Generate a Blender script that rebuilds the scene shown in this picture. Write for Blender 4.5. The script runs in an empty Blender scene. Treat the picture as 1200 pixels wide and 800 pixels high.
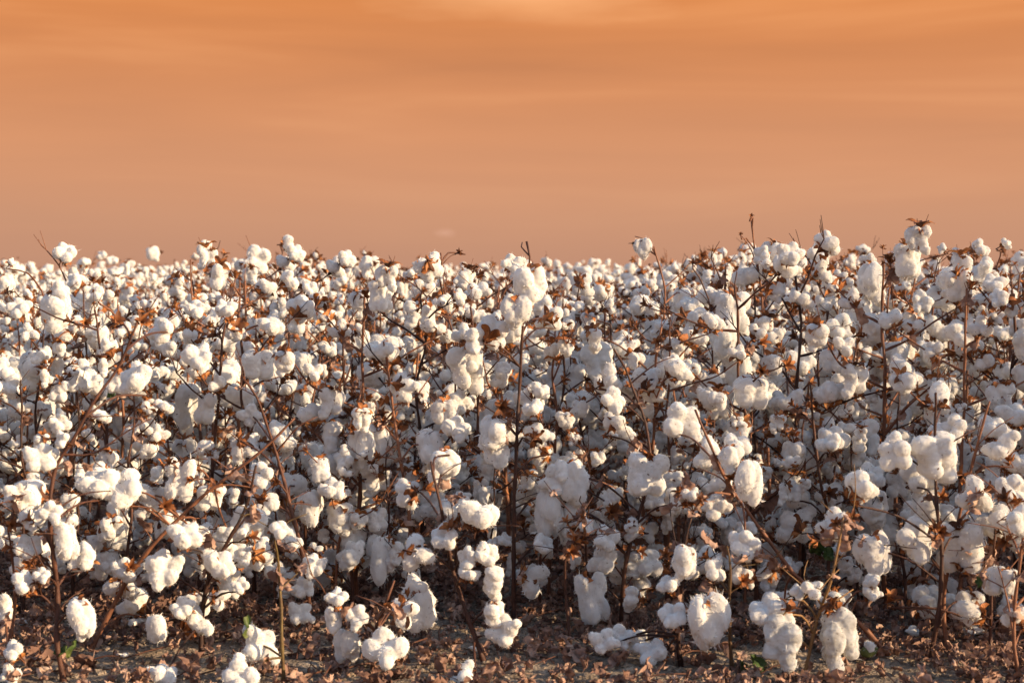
import bpy, bmesh, math, random, time
T0 = time.time()
import numpy as np
from mathutils import Vector, Matrix, noise
random.seed(11); rng = np.random.default_rng(11)
S = bpy.context.scene
COL = S.collection
PI = math.pi

# ------------------------------------------------------------------ camera
F = 2000.0                      # focal length in photograph pixels (1200 wide)
H = 1.0
PITCH = math.atan(78.0 / F)
cam_d = bpy.data.cameras.new('camera'); cam = bpy.data.objects.new('camera', cam_d); COL.objects.link(cam)
cam.location = (0, 0, H); cam.rotation_euler = (PI/2 - PITCH, 0, 0)
cam_d.sensor_width = 36; cam_d.lens = 36 * F / 1200
cam_d.clip_start = .1; cam_d.clip_end = 3000
cam_d.dof.use_dof = True; cam_d.dof.focus_distance = 5.2; cam_d.dof.aperture_fstop = 5
S.camera = cam
cp, sp_ = math.cos(PITCH), math.sin(PITCH)

def at(px, py, d):
    """point in the field seen at photograph pixel px,py at distance d"""
    u, v = (px-600)/F, (400-py)/F
    D = Vector((u, cp + v*sp_, -sp_ + v*cp))
    return Vector((0, 0, H)) + D * (d / D.y)

# ------------------------------------------------------------------ materials
def new_mat(name):
    m = bpy.data.materials.new(name); m.use_nodes = True
    nt = m.node_tree; nt.nodes.clear()
    return m, nt, nt.nodes, nt.links
def N(nodes, t, **kw):
    n = nodes.new(t)
    for k, v in kw.items(): setattr(n, k, v)
    return n
def ramp(nodes, stops):
    r = nodes.new('ShaderNodeValToRGB'); e = r.color_ramp.elements
    while len(e) > 1: e.remove(e[-1])
    e[0].position, e[0].color = stops[0][0], (*stops[0][1], 1)
    for p, c in stops[1:]:
        x = e.new(p); x.color = (*c, 1)
    return r

def mat_cotton(name, base, tint, trans):
    m, nt, nd, lk = new_mat(name)
    out = N(nd, 'ShaderNodeOutputMaterial'); tc = N(nd, 'ShaderNodeTexCoord')
    n1 = N(nd, 'ShaderNodeTexNoise'); n1.inputs['Scale'].default_value = 45; n1.inputs['Detail'].default_value = 3
    r1 = ramp(nd, [(.3, tint), (.6, base)])
    # specks of dry leaf trash caught in the lint
    n2 = N(nd, 'ShaderNodeTexNoise'); n2.inputs['Scale'].default_value = 120; n2.inputs['Detail'].default_value = 2
    r2 = ramp(nd, [(.70, (0, 0, 0)), (.76, (1, 1, 1))])
    mx = N(nd, 'ShaderNodeMix', data_type='RGBA'); mx.inputs['B'].default_value = (.20, .12, .07, 1)
    oi = N(nd, 'ShaderNodeObjectInfo')
    mo = N(nd, 'ShaderNodeVectorMath', operation='ADD')
    cx = N(nd, 'ShaderNodeCombineXYZ')
    mul = N(nd, 'ShaderNodeMath', operation='MULTIPLY'); mul.inputs[1].default_value = 37
    lk.new(oi.outputs['Random'], mul.inputs[0]); lk.new(mul.outputs[0], cx.inputs[0])
    lk.new(tc.outputs['Object'], mo.inputs[0]); lk.new(cx.outputs[0], mo.inputs[1])
    for n in (n1, n2): lk.new(mo.outputs[0], n.inputs['Vector'])
    lk.new(n1.outputs[0], r1.inputs[0]); lk.new(n2.outputs[0], r2.inputs[0])
    lk.new(r2.outputs[0], mx.inputs['Factor']); lk.new(r1.outputs[0], mx.inputs['A'])
    n3 = N(nd, 'ShaderNodeTexNoise'); n3.inputs['Scale'].default_value = 260; n3.inputs['Detail'].default_value = 5; n3.inputs['Roughness'].default_value = .7
    lk.new(tc.outputs['Object'], n3.inputs['Vector'])
    bp = N(nd, 'ShaderNodeBump'); bp.inputs['Strength'].default_value = .45; bp.inputs['Distance'].default_value = .0035
    lk.new(n3.outputs[0], bp.inputs['Height'])
    df = N(nd, 'ShaderNodeBsdfDiffuse'); df.inputs['Roughness'].default_value = 1
    tr = N(nd, 'ShaderNodeBsdfTranslucent')
    for b in (df, tr):
        lk.new(mx.outputs['Result'], b.inputs['Color']); lk.new(bp.outputs[0], b.inputs['Normal'])
    ms = N(nd, 'ShaderNodeMixShader'); ms.inputs[0].default_value = trans
    lk.new(df.outputs[0], ms.inputs[1]); lk.new(tr.outputs[0], ms.inputs[2]); lk.new(ms.outputs[0], out.inputs[0])
    return m

def mat_dry(name, stops, rough=.75, island=True, scale=30, spec=.25, trans=0):
    m, nt, nd, lk = new_mat(name)
    out = N(nd, 'ShaderNodeOutputMaterial'); tc = N(nd, 'ShaderNodeTexCoord')
    ge = N(nd, 'ShaderNodeNewGeometry'); oi = N(nd, 'ShaderNodeObjectInfo')
    n1 = N(nd, 'ShaderNodeTexNoise'); n1.inputs['Scale'].default_value = scale; n1.inputs['Detail'].default_value = 5
    lk.new(tc.outputs['Object'], n1.inputs['Vector'])
    a = N(nd, 'ShaderNodeMath', operation='MULTIPLY'); a.inputs[1].default_value = .45
    lk.new(ge.outputs['Random Per Island'] if island else oi.outputs['Random'], a.inputs[0])
    b = N(nd, 'ShaderNodeMath', operation='MULTIPLY'); b.inputs[1].default_value = .25
    lk.new(oi.outputs['Random'], b.inputs[0])
    c = N(nd, 'ShaderNodeMath', operation='ADD'); lk.new(a.outputs[0], c.inputs[0]); lk.new(b.outputs[0], c.inputs[1])
    d = N(nd, 'ShaderNodeMath', operation='MULTIPLY_ADD'); d.inputs[1].default_value = .8; lk.new(n1.outputs[0], d.inputs[0]); 
    e = N(nd, 'ShaderNodeMath', operation='SUBTRACT'); lk.new(c.outputs[0], e.inputs[0]); e.inputs[1].default_value = .25
    lk.new(e.outputs[0], d.inputs[2])
    r = ramp(nd, stops); lk.new(d.outputs[0], r.inputs[0])
    p = N(nd, 'ShaderNodeBsdfPrincipled'); lk.new(r.outputs[0], p.inputs['Base Color'])
    p.inputs['Roughness'].default_value = rough; p.inputs['Specular IOR Level'].default_value = spec
    n3 = N(nd, 'ShaderNodeTexNoise'); n3.inputs['Scale'].default_value = scale*7; n3.inputs['Detail'].default_value = 3
    lk.new(tc.outputs['Object'], n3.inputs['Vector'])
    bp = N(nd, 'ShaderNodeBump'); bp.inputs['Strength'].default_value = .6; bp.inputs['Distance'].default_value = .002
    lk.new(n3.outputs[0], bp.inputs['Height']); lk.new(bp.outputs[0], p.inputs['Normal'])
    if trans:
        t = N(nd, 'ShaderNodeBsdfTranslucent'); lk.new(r.outputs[0], t.inputs[0])
        ms = N(nd, 'ShaderNodeMixShader'); ms.inputs[0].default_value = trans
        lk.new(p.outputs[0], ms.inputs[1]); lk.new(t.outputs[0], ms.inputs[2]); lk.new(ms.outputs[0], out.inputs[0])
    else: lk.new(p.outputs[0], out.inputs[0])
    return m

M_COT = mat_cotton('cotton_lint', (.86, .835, .80), (.74, .70, .65), .26)
M_AGED = mat_cotton('weathered_lint', (.70, .68, .65), (.50, .47, .43), .22)
M_BUR = mat_dry('dry_bur', [(.12, (.030, .013, .007)), (.40, (.12, .042, .016)), (.64, (.32, .11, .033)), (.95, (.56, .26, .09))], rough=.6, scale=45, trans=.15)
M_STEM = mat_dry('brown_stem', [(.1, (.030, .013, .009)), (.45, (.092, .036, .021)), (.82, (.22, .09, .046))], rough=.6, scale=40, island=False)
M_GREENSTEM = mat_dry('green_stem', [(.2, (.08, .04, .016)), (.5, (.15, .105, .035)), (.75, (.22, .12, .05))], rough=.6, scale=25, island=False)
M_LEAF = mat_dry('dead_leaf', [(.05, (.075, .040, .030)), (.36, (.20, .108, .078)), (.58, (.35, .21, .155)), (.88, (.56, .40, .30))], rough=.8, scale=25, trans=.15)
M_GREEN = mat_dry('green_leaf', [(.1, (.02, .04, .008)), (.5, (.05, .085, .02)), (.9, (.16, .16, .05))], rough=.5, scale=25, trans=.2)

M_HULL = mat_dry('green_hull', [(.2, (.06, .08, .02)), (.5, (.11, .12, .035)), (.8, (.22, .15, .06))], rough=.6, scale=60)
# ------------------------------------------------------------------ mesh helpers
def mesh_from(verts, faces, name, mats, mi=None, smooth=True):
    me = bpy.data.meshes.new(name)
    me.from_pydata([tuple(v) for v in verts], [], [tuple(f) for f in faces])
    for m in mats: me.materials.append(m)
    if mi is not None: me.polygons.foreach_set('material_index', np.asarray(mi, dtype=np.int32))
    me.polygons.foreach_set('use_smooth', np.full(len(me.polygons), smooth))
    me.update(); return me

def tri_mesh(V, T, MI, name, mats, smooth=True):
    me = bpy.data.meshes.new(name)
    n = len(T)
    me.vertices.add(len(V)); me.vertices.foreach_set('co', V.astype(np.float32).ravel())
    me.loops.add(n*3); me.loops.foreach_set('vertex_index', T.astype(np.int32).ravel())
    me.polygons.add(n)
    me.polygons.foreach_set('loop_start', np.arange(n, dtype=np.int32)*3)
    me.polygons.foreach_set('loop_total', np.full(n, 3, dtype=np.int32))
    for m in mats: me.materials.append(m)
    me.polygons.foreach_set('material_index', MI.astype(np.int32))
    me.polygons.foreach_set('use_smooth', np.full(n, smooth))
    me.update(calc_edges=True); return me

def arrays(me):
    me.calc_loop_triangles()
    V = np.empty(len(me.vertices)*3, dtype=np.float32); me.vertices.foreach_get('co', V)
    T = np.empty(len(me.loop_triangles)*3, dtype=np.int32); me.loop_triangles.foreach_get('vertices', T)
    MI = np.empty(len(me.loop_triangles), dtype=np.int32); me.loop_triangles.foreach_get('material_index', MI)
    return V.reshape(-1, 3), T.reshape(-1, 3), MI

class Acc:
    """collects triangle arrays for one mesh of stuff"""
    def __init__(s): s.V=[]; s.T=[]; s.M=[]; s.n=0
    def add(s, arr, mat, mofs=0):
        V, T, MI = arr
        A = np.array(mat, dtype=np.float32)
        s.V.append(V @ A[:3, :3].T + A[:3, 3]); s.T.append(T + s.n); s.M.append(MI + mofs); s.n += len(V)
    def get(s): return np.concatenate(s.V), np.concatenate(s.T), np.concatenate(s.M)

def tube(V, Fc, pts, radii, sides=6, cap=True):
    pts = [Vector(p) for p in pts]; n = len(pts); base = len(V)
    ref = Vector((.31, .87, .12)).normalized()
    for i, p in enumerate(pts):
        d = (pts[min(i+1, n-1)] - pts[max(i-1, 0)])
        d = d.normalized() if d.length > 1e-9 else Vector((0, 0, 1))
        a = d.cross(ref); a = a.normalized() if a.length > 1e-4 else d.orthogonal().normalized()
        b = d.cross(a)
        for k in range(sides):
            t = 2*PI*k/sides
            V.append(p + (a*math.cos(t) + b*math.sin(t))*radii[i]*(1.32 if sides > 5 and n > 8 and i % 3 == 1 else 1))
    for i in range(n-1):
        for k in range(sides):
            q = base + i*sides
            Fc.append((q+k, q+(k+1) % sides, q+sides+(k+1) % sides, q+sides+k))
    if cap:
        Fc.append(tuple(base+(n-1)*sides+k for k in range(sides)))

def smooth_line(P, step=.03, wob=.003, seed=0):
    """resample a polyline with a Catmull-Rom spline and a little waviness"""
    P = [Vector(p) for p in P]; Q = [P[0]*2-P[1]] + P + [P[-1]*2-P[-2]]; out = []
    for i in range(1, len(Q)-2):
        a, b, c, d = Q[i-1:i+3]; m = max(1, int((c-b).length/step))
        for k in range(m):
            t = k/m
            out.append(.5*((2*b) + (c-a)*t + (2*a-5*b+4*c-d)*t*t + (3*b-a-3*c+d)*t**3))
    out.append(P[-1])
    for i in range(1, len(out)-1):
        out[i] += noise.noise_vector(out[i]*9 + Vector((seed, 0, 0)))*wob
    return out

# ------------------------------------------------------------------ cotton
def lint_mesh(lobes, voxel, name, fuzz, mat=M_COT, amp=1.0, seed=0):
    bm = bmesh.new()
    for c, r, rot in lobes:
        bmesh.ops.create_icosphere(bm, subdivisions=2, radius=1,
            matrix=Matrix.Translation(c) @ rot @ Matrix.Diagonal((r[0], r[1], r[2], 1)))
    me = bpy.data.meshes.new('t'); bm.to_mesh(me); bm.free()
    o = bpy.data.objects.new('t', me); COL.objects.link(o)
    md = o.modifiers.new('r', 'REMESH'); md.mode = 'VOXEL'; md.voxel_size = voxel
    sm = o.modifiers.new('s', 'SMOOTH'); sm.factor = .5; sm.iterations = 2 if voxel < .005 else 1
    dg = bpy.context.evaluated_depsgraph_get()
    m2 = bpy.data.meshes.new_from_object(o.evaluated_get(dg))
    bpy.data.objects.remove(o); bpy.data.meshes.remove(me)
    off = Vector((seed*3.1, seed*1.7, 0))
    nr = [v.normal.copy() for v in m2.vertices]
    for v, n in zip(m2.vertices, nr):
        p = v.co + off
        v.co += n*amp*(.0050*noise.noise(p*30) + .0016*noise.noise(p*80) + .0010*noise.noise(p*200))*(1.5 if mat is M_AGED else 1)
    V = [v.co.copy() for v in m2.vertices]; Fc = [tuple(p.vertices) for p in m2.polygons]
    bpy.data.meshes.remove(m2)
    if fuzz:
        r = random.Random(seed); nv = len(nr)
        for _ in range(fuzz):
            i = r.randrange(nv); p = V[i]; n = nr[i]
            d = (n + Vector((r.gauss(0, .7), r.gauss(0, .7), r.gauss(0, .7)))).normalized()
            L = r.uniform(.0018, .0050) * (1.9 if r.random() < .05 else 1)
            s = d.orthogonal().normalized()*r.uniform(.0002, .00038)
            b = len(V); bend = Vector((r.gauss(0, .3), r.gauss(0, .3), r.gauss(0, .3)))*L
            V += [p-s-n*.001, p+s-n*.001, p+d*L*.55+s*.7+bend*.2, p+d*L+bend*2]
            Fc += [(b, b+1, b+2), (b, b+2, b+3)]
    return mesh_from(V, Fc, name, [mat])

def rnd(a, b): return random.uniform(a, b)
def rot_to(d):
    return Vector(d).to_track_quat('Z', 'Y').to_matrix().to_4x4()

def lobes_up(n):
    L = [(Vector((0, 0, .030)), (.022, .022, .020), Matrix())]
    a0 = rnd(0, 6)
    for k in range(n):
        a = a0 + 2*PI*k/n + rnd(-.2, .2); th = rnd(.75, 1.15)
        d = Vector((math.sin(th)*math.cos(a), math.sin(th)*math.sin(a), math.cos(th)))
        c = d*rnd(.027, .032) + Vector((0, 0, .020+rnd(-.004, .006)))
        w = rnd(.0215, .0255)
        L.append((c, (w, w*rnd(.85, 1.1), w*rnd(1.05, 1.25)), rot_to(d + Vector((rnd(-.3, .3), rnd(-.3, .3), .3)))))
        if random.random() < .5:
            L.append((c + d*.016 + Vector((rnd(-.008, .008), rnd(-.008, .008), rnd(-.012, .004))), (.016,)*3, Matrix()))
    return L
def lobes_droop(n, w=1.0):
    L = []; strands = random.choice([2, 3, 3])
    for s in range(strands):
        a = 2*PI*s/strands + rnd(-.4, .4); z = -.008; k = rnd(.6, 1)
        m = max(2, int(n*k/strands*1.5))
        for i in range(m):
            r = rnd(.021, .028)*w*(1-.25*i/m)
            L.append((Vector((math.cos(a)*.018*w+rnd(-.008, .008), math.sin(a)*.018*w+rnd(-.008, .008), z)),
                      (r*rnd(.85, 1.1), r*rnd(.85, 1.1), r*rnd(.95, 1.25)), rot_to((rnd(-.4, .4), rnd(-.4, .4), 1))))
            z -= r*rnd(.55, .95)
    return L
def lobes_aged():
    L = []
    for s in range(3):
        a = 2*PI*s/3 + rnd(-.4, .4)
        L.append((Vector((math.cos(a)*.018, math.sin(a)*.018, -.06+rnd(-.015, .015))), (.023, .021, .050), rot_to((rnd(-.15, .15), rnd(-.15, .15), 1))))
        L.append((Vector((math.cos(a)*.020, math.sin(a)*.020, -.11+rnd(-.02, .02))), (.018, .018, .03), Matrix()))
    return L
def lobes_half():
    L = []
    a0 = rnd(0, 6)
    for k in range(random.choice([2, 3])):
        a = a0 + k*1.9; d = Vector((math.cos(a)*.7, math.sin(a)*.7, .7)).normalized()
        L.append((d*.028+Vector((0, 0, .008)), (.018, .021, .027), rot_to(d)))
    return L

def bbox(me):
    V, _, _ = arrays(me)
    V = V[:]; return V.min(0), V.max(0)

LINT = {'u': [], 'd': [], 'g': [], 'h': []}       # (fine, coarse, blob arrays, size, centre)
def blob_arr(lo, hi, kind, sub):
    bm = bmesh.new()
    c = Vector((lo+hi)/2); r = Vector((hi-lo)/2)*.92
    bmesh.ops.create_icosphere(bm, subdivisions=sub, radius=1, matrix=Matrix.Translation(c) @ Matrix.Diagonal((r.x, r.y, r.z, 1)))
    for v in bm.verts: v.co = c + (v.co-c)*(1+.55*noise.noise(v.co*45))
    me = bpy.data.meshes.new('b'); bm.to_mesh(me); bm.free(); a = arrays(me); a = tuple(x.copy() for x in a); bpy.data.meshes.remove(me); return a
def make_lint(kind, lobes, seed):
    mat = M_AGED if kind == 'g' else M_COT
    fine = lint_mesh(lobes, .0030, 'lint', 620, mat, seed=seed)
    nf = lint_mesh(lobes, .0030, 'lint_t', 0, mat, seed=seed); lo, hi = bbox(nf); bpy.data.meshes.remove(nf)
    co = lint_mesh(lobes, .0085, 'lint_c', 0, mat, seed=seed); ca = tuple(x.copy() for x in arrays(co)); bpy.data.meshes.remove(co)
    LINT[kind].append(dict(fine=fine, coarse=ca, blob=blob_arr(lo, hi, kind, 2), dot=blob_arr(lo, hi, kind, 1), lo=Vector(lo.tolist()), hi=Vector(hi.tolist()), kind=kind))
for i in range(9): make_lint('u', lobes_up(random.choice([4, 4, 5])), i+1)
for i in range(9): make_lint('d', lobes_droop(random.choice([6, 8, 10]), rnd(.9, 1.1)), i+20)
for i in range(2): make_lint('g', lobes_aged(), i+40)
for i in range(3): make_lint('h', lobes_half(), i+50)

# ------------------------------------------------------------------ burs and leaves
def bur_mesh(seed, spread, n=5, bracts=2, length=.036):
    r = random.Random(seed); V = []; Fc = []
    a0 = r.uniform(0, 6)
    for k in range(n):
        a = a0 + 2*PI*k/n + r.uniform(-.15, .15); sp = spread*r.uniform(.8, 1.2); L = length*r.uniform(.85, 1.15)
        wid = r.uniform(.0065, .0095); curl = r.uniform(.8, 2.4); tw = r.uniform(-.5, .5)
        ra = Vector((math.cos(a), math.sin(a), 0)); ta = Vector((-math.sin(a), math.cos(a), 0)); z = Vector((0, 0, 1))
        pos = ra*.002; ang = .25*sp; base = len(V); nu = 8
        for i in range(nu):
            u = i/(nu-1); w = wid*(math.sin(PI*min(1, u*.86+.12))**.75)*(1 if u < .98 else .15)
            d = ra*math.sin(ang) + z*math.cos(ang); nrm = ra*math.cos(ang) - z*math.sin(ang)
            for v in (-1, -.5, 0, .5, 1):
                cup = (v*v)*w*.55*(1-.5*u)
                V.append(pos + ta*(v*w*(1+tw*0)) - nrm*(cup) + nrm*(tw*v*w*u) + Vector((r.gauss(0, .0004),)*3))
            pos = pos + d*(L/(nu-1)); ang += (sp*.16 + curl*.30*max(0, u-.45))
        for i in range(nu-1):
            for j in range(4):
                q = base+i*5+j; Fc.append((q, q+1, q+6, q+5))
    # jagged dried bracts under the bur
    for k in range(bracts):
        a = a0 + .5 + 2*PI*k/bracts + r.uniform(-.3, .3)
        ra = Vector((math.cos(a), math.sin(a), 0)); ta = Vector((-math.sin(a), math.cos(a), 0)); z = Vector((0, 0, 1))
        base = len(V); L = length*r.uniform(.5, .8); teeth = 7; ang = r.uniform(.9, 1.9)
        d = ra*math.sin(ang) + z*math.cos(ang); V.append(ra*.003 - z*.003)
        for row in (.5, 1):
            for j in range(teeth):
                t = (j/(teeth-1)-.5)*1.2
                ln = L*row*(1 if row < 1 else (1 if j % 2 == 0 else .58))*(.75+.25*math.cos(t*1.5))
                V.append(ra*.003 + (d*math.cos(t) + ta*math.sin(t))*ln + z*(.009*row*r.uniform(-1, 1)) + z*.016*abs(t)*row)
        for j in range(teeth-1):
            Fc.append((base, base+1+j, base+2+j)); Fc.append((base+1+j, base+1+teeth+j, base+2+teeth+j, base+2+j))
    return mesh_from(V, Fc, 'bur', [M_BUR])
BUR = [bur_mesh(i, rnd(1.2, 1.9), random.choice([4, 5, 5])) for i in range(6)]
BUR_EMPTY = [bur_mesh(50+i, rnd(.8, 1.4), 5, 2, .040) for i in range(4)]
BUR_A = [tuple(x.copy() for x in arrays(b)) for b in BUR]

def leaf_mesh(seed, mat, name, size=.05, lobed=True, crumple=1.0, seg=6):
    r = random.Random(seed); V = []; Fc = []
    na = 22 if seg > 4 else 14
    V.append(Vector((0, 0, 0)))
    for ring in range(1, seg):
        f = ring/(seg-1)
        for k in range(na):
            a = 2*PI*k/na
            rad = (.62+.38*abs(math.cos(a*1.5))**.8) if lobed else (.75+.2*math.cos(a))
            if ring == seg-1: rad *= 1+r.uniform(-.08, .08)
            V.append(Vector((math.cos(a)*rad*f, math.sin(a)*rad*f*.85, 0)))
        if ring == 1: Fc += [(0, 1+k, 1+(k+1) % na) for k in range(na)]
        else:
            b0 = 1+(ring-2)*na; b1 = b0+na
            Fc += [(b0+k, b1+k, b1+(k+1) % na, b0+(k+1) % na) for k in range(na)]
    o = Vector((seed*2.3, 0, 5)); cr = r.uniform(.5, 1.5)*crumple; ax = r.uniform(0, PI)
    out = []
    for v in V:
        s = v.x*math.cos(ax)+v.y*math.sin(ax); t = -v.x*math.sin(ax)+v.y*math.cos(ax)
        th = s*cr*1.5
        rr = 1/(cr*1.5)
        p = Vector((math.sin(th)*rr, t, (1-math.cos(th))*rr)) + noise.noise_vector((v+o)*2.2)*.35*crumple + noise.noise_vector((v+o)*5)*.12*crumple
        out.append(p*size)
    # petiole
    tube(out, Fc, [out[0], out[0]+Vector((-.3, .1, -.2))*size, out[0]+Vector((-1.1, .1, -.2))*size], [size*.03]*3, 4)
    return mesh_from(out, Fc, name, [mat])
LEAF = [leaf_mesh(i+1, M_LEAF, 'dry_leaf', .036) for i in range(5)]
LEAF_G = [leaf_mesh(i+31, M_GREEN, 'green_leaf', .036, crumple=.9) for i in range(2)]

# ------------------------------------------------------------------ things
def empty(name, loc, rz=0, sc=1):
    o = bpy.data.objects.new(name, None); o.empty_display_size = .1; COL.objects.link(o)
    o.location = loc; o.rotation_euler = (0, 0, rz); o.scale = (sc, sc, sc); return o
def tag(o, label=None, cat=None, group=None, kind=None):
    if label: o['label'] = label
    if cat: o['category'] = cat
    if group: o['group'] = group
    if kind: o['kind'] = kind
def link(name, me, parent=None, M=None):
    o = bpy.data.objects.new(name, me); COL.objects.link(o)
    if parent: o.parent = parent
    if M is not None: o.matrix_local = M
    return o

def boll_matrix(kind, L, base, axis, sc, spin):
    if kind in 'dg':
        R = Matrix.Rotation(spin, 4, 'Z')
        if isinstance(sc, tuple): Sm = Matrix.Diagonal((sc[0], sc[0], sc[1], 1))
        else: Sm = Matrix.Diagonal((sc, sc, sc, 1))
        tilt = rot_to((axis.x*.18, axis.y*.18, 1))
        return Matrix.Translation(base) @ tilt @ R @ Sm
    if isinstance(sc, tuple): sc = (sc[0]+sc[1])/2
    return Matrix.Translation(base) @ rot_to(axis) @ Matrix.Rotation(spin, 4, 'Z') @ Matrix.Scale(sc, 4)

def add_boll(parent, L, M, base, axis, bur=None, bsc=1.0):
    """a boll of lint with its dry bur as a sub-part"""
    o = link('boll', L['fine'], parent, M)
    b = bur or random.choice(BUR)
    bm = Matrix.Translation(base - axis*.004) @ rot_to(axis) @ Matrix.Scale(bsc, 4)
    link('bur', b, o, M.inverted() @ bm)
    return o, bm

print('meshes', time.time()-T0)
# ---- prototypes: a free standing cotton plant one metre tall
def make_proto(seed, n_br=9):
    random.seed(seed); st = []; radii = []
    h = 1.0; lean = Vector((rnd(-.07, .07), rnd(-.07, .07), 0))
    P = [Vector((0, 0, -.02))]
    for i in range(1, 8):
        t = i/7; P.append(Vector((lean.x*t+rnd(-.012, .012), lean.y*t+rnd(-.012, .012), h*t)))
    main = smooth_line(P, .035, .006, seed)
    lines = [(main, [.0068*(1-.66*i/len(main)) + .0006 for i in range(len(main))])]
    bolls = []; burs = []; leaves = []
    a = rnd(0, 6)
    zs = [(.10 + .86*(i+.5)/n_br)*h for i in range(n_br)]
    for z in zs:
        a += 2.4 + rnd(-.3, .3); k = min(range(len(main)), key=lambda j: abs(main[j].z-z))
        p = main[k].copy(); u = z/h
        Lb = (.10 + .22*math.sin(PI*min(1, (1.08-u)*.9)))*rnd(.75, 1.2)
        el = rnd(.35, .85); d = Vector((math.cos(a)*math.cos(el), math.sin(a)*math.cos(el), math.sin(el)))
        pts = [p]; nn = 2 if Lb < .17 else 3
        for j in range(nn):
            dd = (d + Vector((rnd(-.35, .35), rnd(-.35, .35), rnd(-.25, .25)))).normalized()
            pts.append(pts[-1] + dd*Lb/nn)
        ln = smooth_line(pts, .025, .003, seed)
        lines.append((ln, [.0037*(1-.5*i/len(ln)) for i in range(len(ln))]))
        for j in range(1, len(pts)):
            if random.random() < (.76 if u > .2 else .62):
                q = pts[j]; ax = (d*.7 + Vector((rnd(-.9, .9), rnd(-.9, .9), rnd(-.1, .9)))).normalized()
                e = q + ax*rnd(.012, .035)
                lines.append(([q, (q+e)/2+Vector((0, 0, .002)), e], [.0022, .002, .0024]))
                kk = random.random()
                if kk < .22: burs.append((e, ax, rnd(.7, 1.0)))
                else:
                    kind = 'u' if kk < .50 else ('d' if kk < .84 else 'h')
                    Lt = random.choice(LINT[kind]); s = rnd(.72, 1.16)*(1.0 if u < .75 else .82)*(rnd(1.1, 1.35) if kind == 'd' and random.random() < .3 else 1)
                    bolls.append((kind, Lt, e, ax, s, rnd(0, 6.28)))
        if random.random() < (1.0 if u < .5 else .6): leaves.append((pts[1] + Vector((0, 0, -.01)), rnd(0, 6.28), rnd(0, 3), rnd(.5, 1.0)))
        # bare twiglets
        for _t in range(3):
            q = pts[-1]; e = q + (d + Vector((rnd(-.6, .6), rnd(-.6, .6), rnd(0, .8)))).normalized()*rnd(.03, .09)
            lines.append(([q, (q+e)/2+Vector((rnd(-.005, .005),)*3), e], [.0016, .0013, .0010]))
    top = main[-1]
    for j in range(2):
        e = top + Vector((rnd(-.03, .03), rnd(-.03, .03), rnd(.02, .06))); lines.append(([top, (top+e)/2, e], [.0016, .0013, .001]))
        if j and random.random() < .6: burs.append((e, Vector((0, 0, 1)), rnd(.3, .5)))
    V = []; Fc = []
    for ln, rr in lines: tube(V, Fc, ln, rr, 6)
    stalk = mesh_from(V, Fc, 'stalk', [M_STEM])
    V = []; Fc = []
    for ln, rr in lines[:1+n_br*2]:
        s = ln[::3] + ([ln[-1]] if (len(ln)-1) % 3 else []); r2 = rr[::3] + ([rr[-1]] if (len(ln)-1) % 3 else [])
        tube(V, Fc, s, [x*1.2 for x in r2], 3, cap=False)
    sl = mesh_from(V, Fc, 't', [M_STEM]); sa = tuple(x.copy() for x in arrays(sl)); bpy.data.meshes.remove(sl)
    # joined coarse versions for the uncountable back of the field
    mid = Acc(); far = Acc(); vfar = Acc(); mid.add(sa, Matrix(), 0); far.add(sa, Matrix(), 0); vfar.add((sa[0], sa[1][::2], sa[2][::2]), Matrix(), 0)
    for kind, Lt, e, ax, s, spn in bolls:
        M = boll_matrix(kind, Lt, e, ax, s, spn)
        mid.add(Lt['coarse'], M, 1); far.add(Lt['blob'], M, 1)
        if e.z > .35: vfar.add(Lt['dot'], M, 1)
        bm = Matrix.Translation(e) @ rot_to(ax)
        b = random.choice(BUR_A); mid.add((b[0], b[1][::2], b[2][::2]), bm, 2)
        keep = random.random() < .6
        if keep:
            far.add((b[0], b[1][::5], b[2][::5]), bm @ Matrix.Scale(1.15, 4), 2)
            if e.z > .5: vfar.add((b[0], b[1][::9], b[2][::9]), bm @ Matrix.Scale(1.3, 4), 2)
    for e, ax, s in burs: mid.add(BUR_A[0], Matrix.Translation(e) @ rot_to(ax) @ Matrix.Scale(s, 4), 2)
    return dict(stalk=stalk, bolls=bolls, burs=burs, leaves=leaves, mid=mid.get(), far=far.get(), vfar=vfar.get())
PROTO = [make_proto(100+i, random.Random(i).choice([9, 10, 11, 12])) for i in range(14)]
random.seed(5); print('protos', time.time()-T0)

def build_proto(p):
    root = empty('cotton_plant', (0, 0, 0))
    link('stalk', p['stalk'], root)
    for kind, Lt, e, ax, s, spn in p['bolls']:
        add_boll(root, Lt, boll_matrix(kind, Lt, e, ax, s, spn), e, ax, bsc=1.3)
    for e, ax, s in p['burs']:
        link('empty_bur', random.choice(BUR_EMPTY), root, Matrix.Translation(e) @ rot_to(ax) @ Matrix.Scale(s, 4))
    for q, a, b, s in p['leaves']:
        link('dry_leaf', random.choice(LEAF), root, Matrix.Translation(q) @ Matrix.Rotation(a, 4, 'Z') @ Matrix.Rotation(b, 4, 'X') @ Matrix.Scale(s, 4))
    return root
def build_small(p):
    """the same plant for the back rows: each boll one mesh, lint and bur together"""
    root = empty('cotton_plant', (0, 0, 0)); link('stalk', p['stalk'], root)
    for kind, Lt, e, ax, s, spn in p['bolls']:
        M = boll_matrix(kind, Lt, e, ax, s, spn); a = Acc(); a.add(Lt['coarse'], Matrix(), 0)
        a.add(random.choice(BUR_A), M.inverted() @ Matrix.Translation(e) @ rot_to(ax) @ Matrix.Scale(1.2, 4), 1)
        V, T, MI = a.get(); link('boll', tri_mesh(V, T, MI, 'boll', [M_COT, M_BUR]), root, M)
    for e, ax, s in p['burs']:
        link('empty_bur', random.choice(BUR_EMPTY), root, Matrix.Translation(e) @ rot_to(ax) @ Matrix.Scale(s, 4))
    return root
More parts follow.
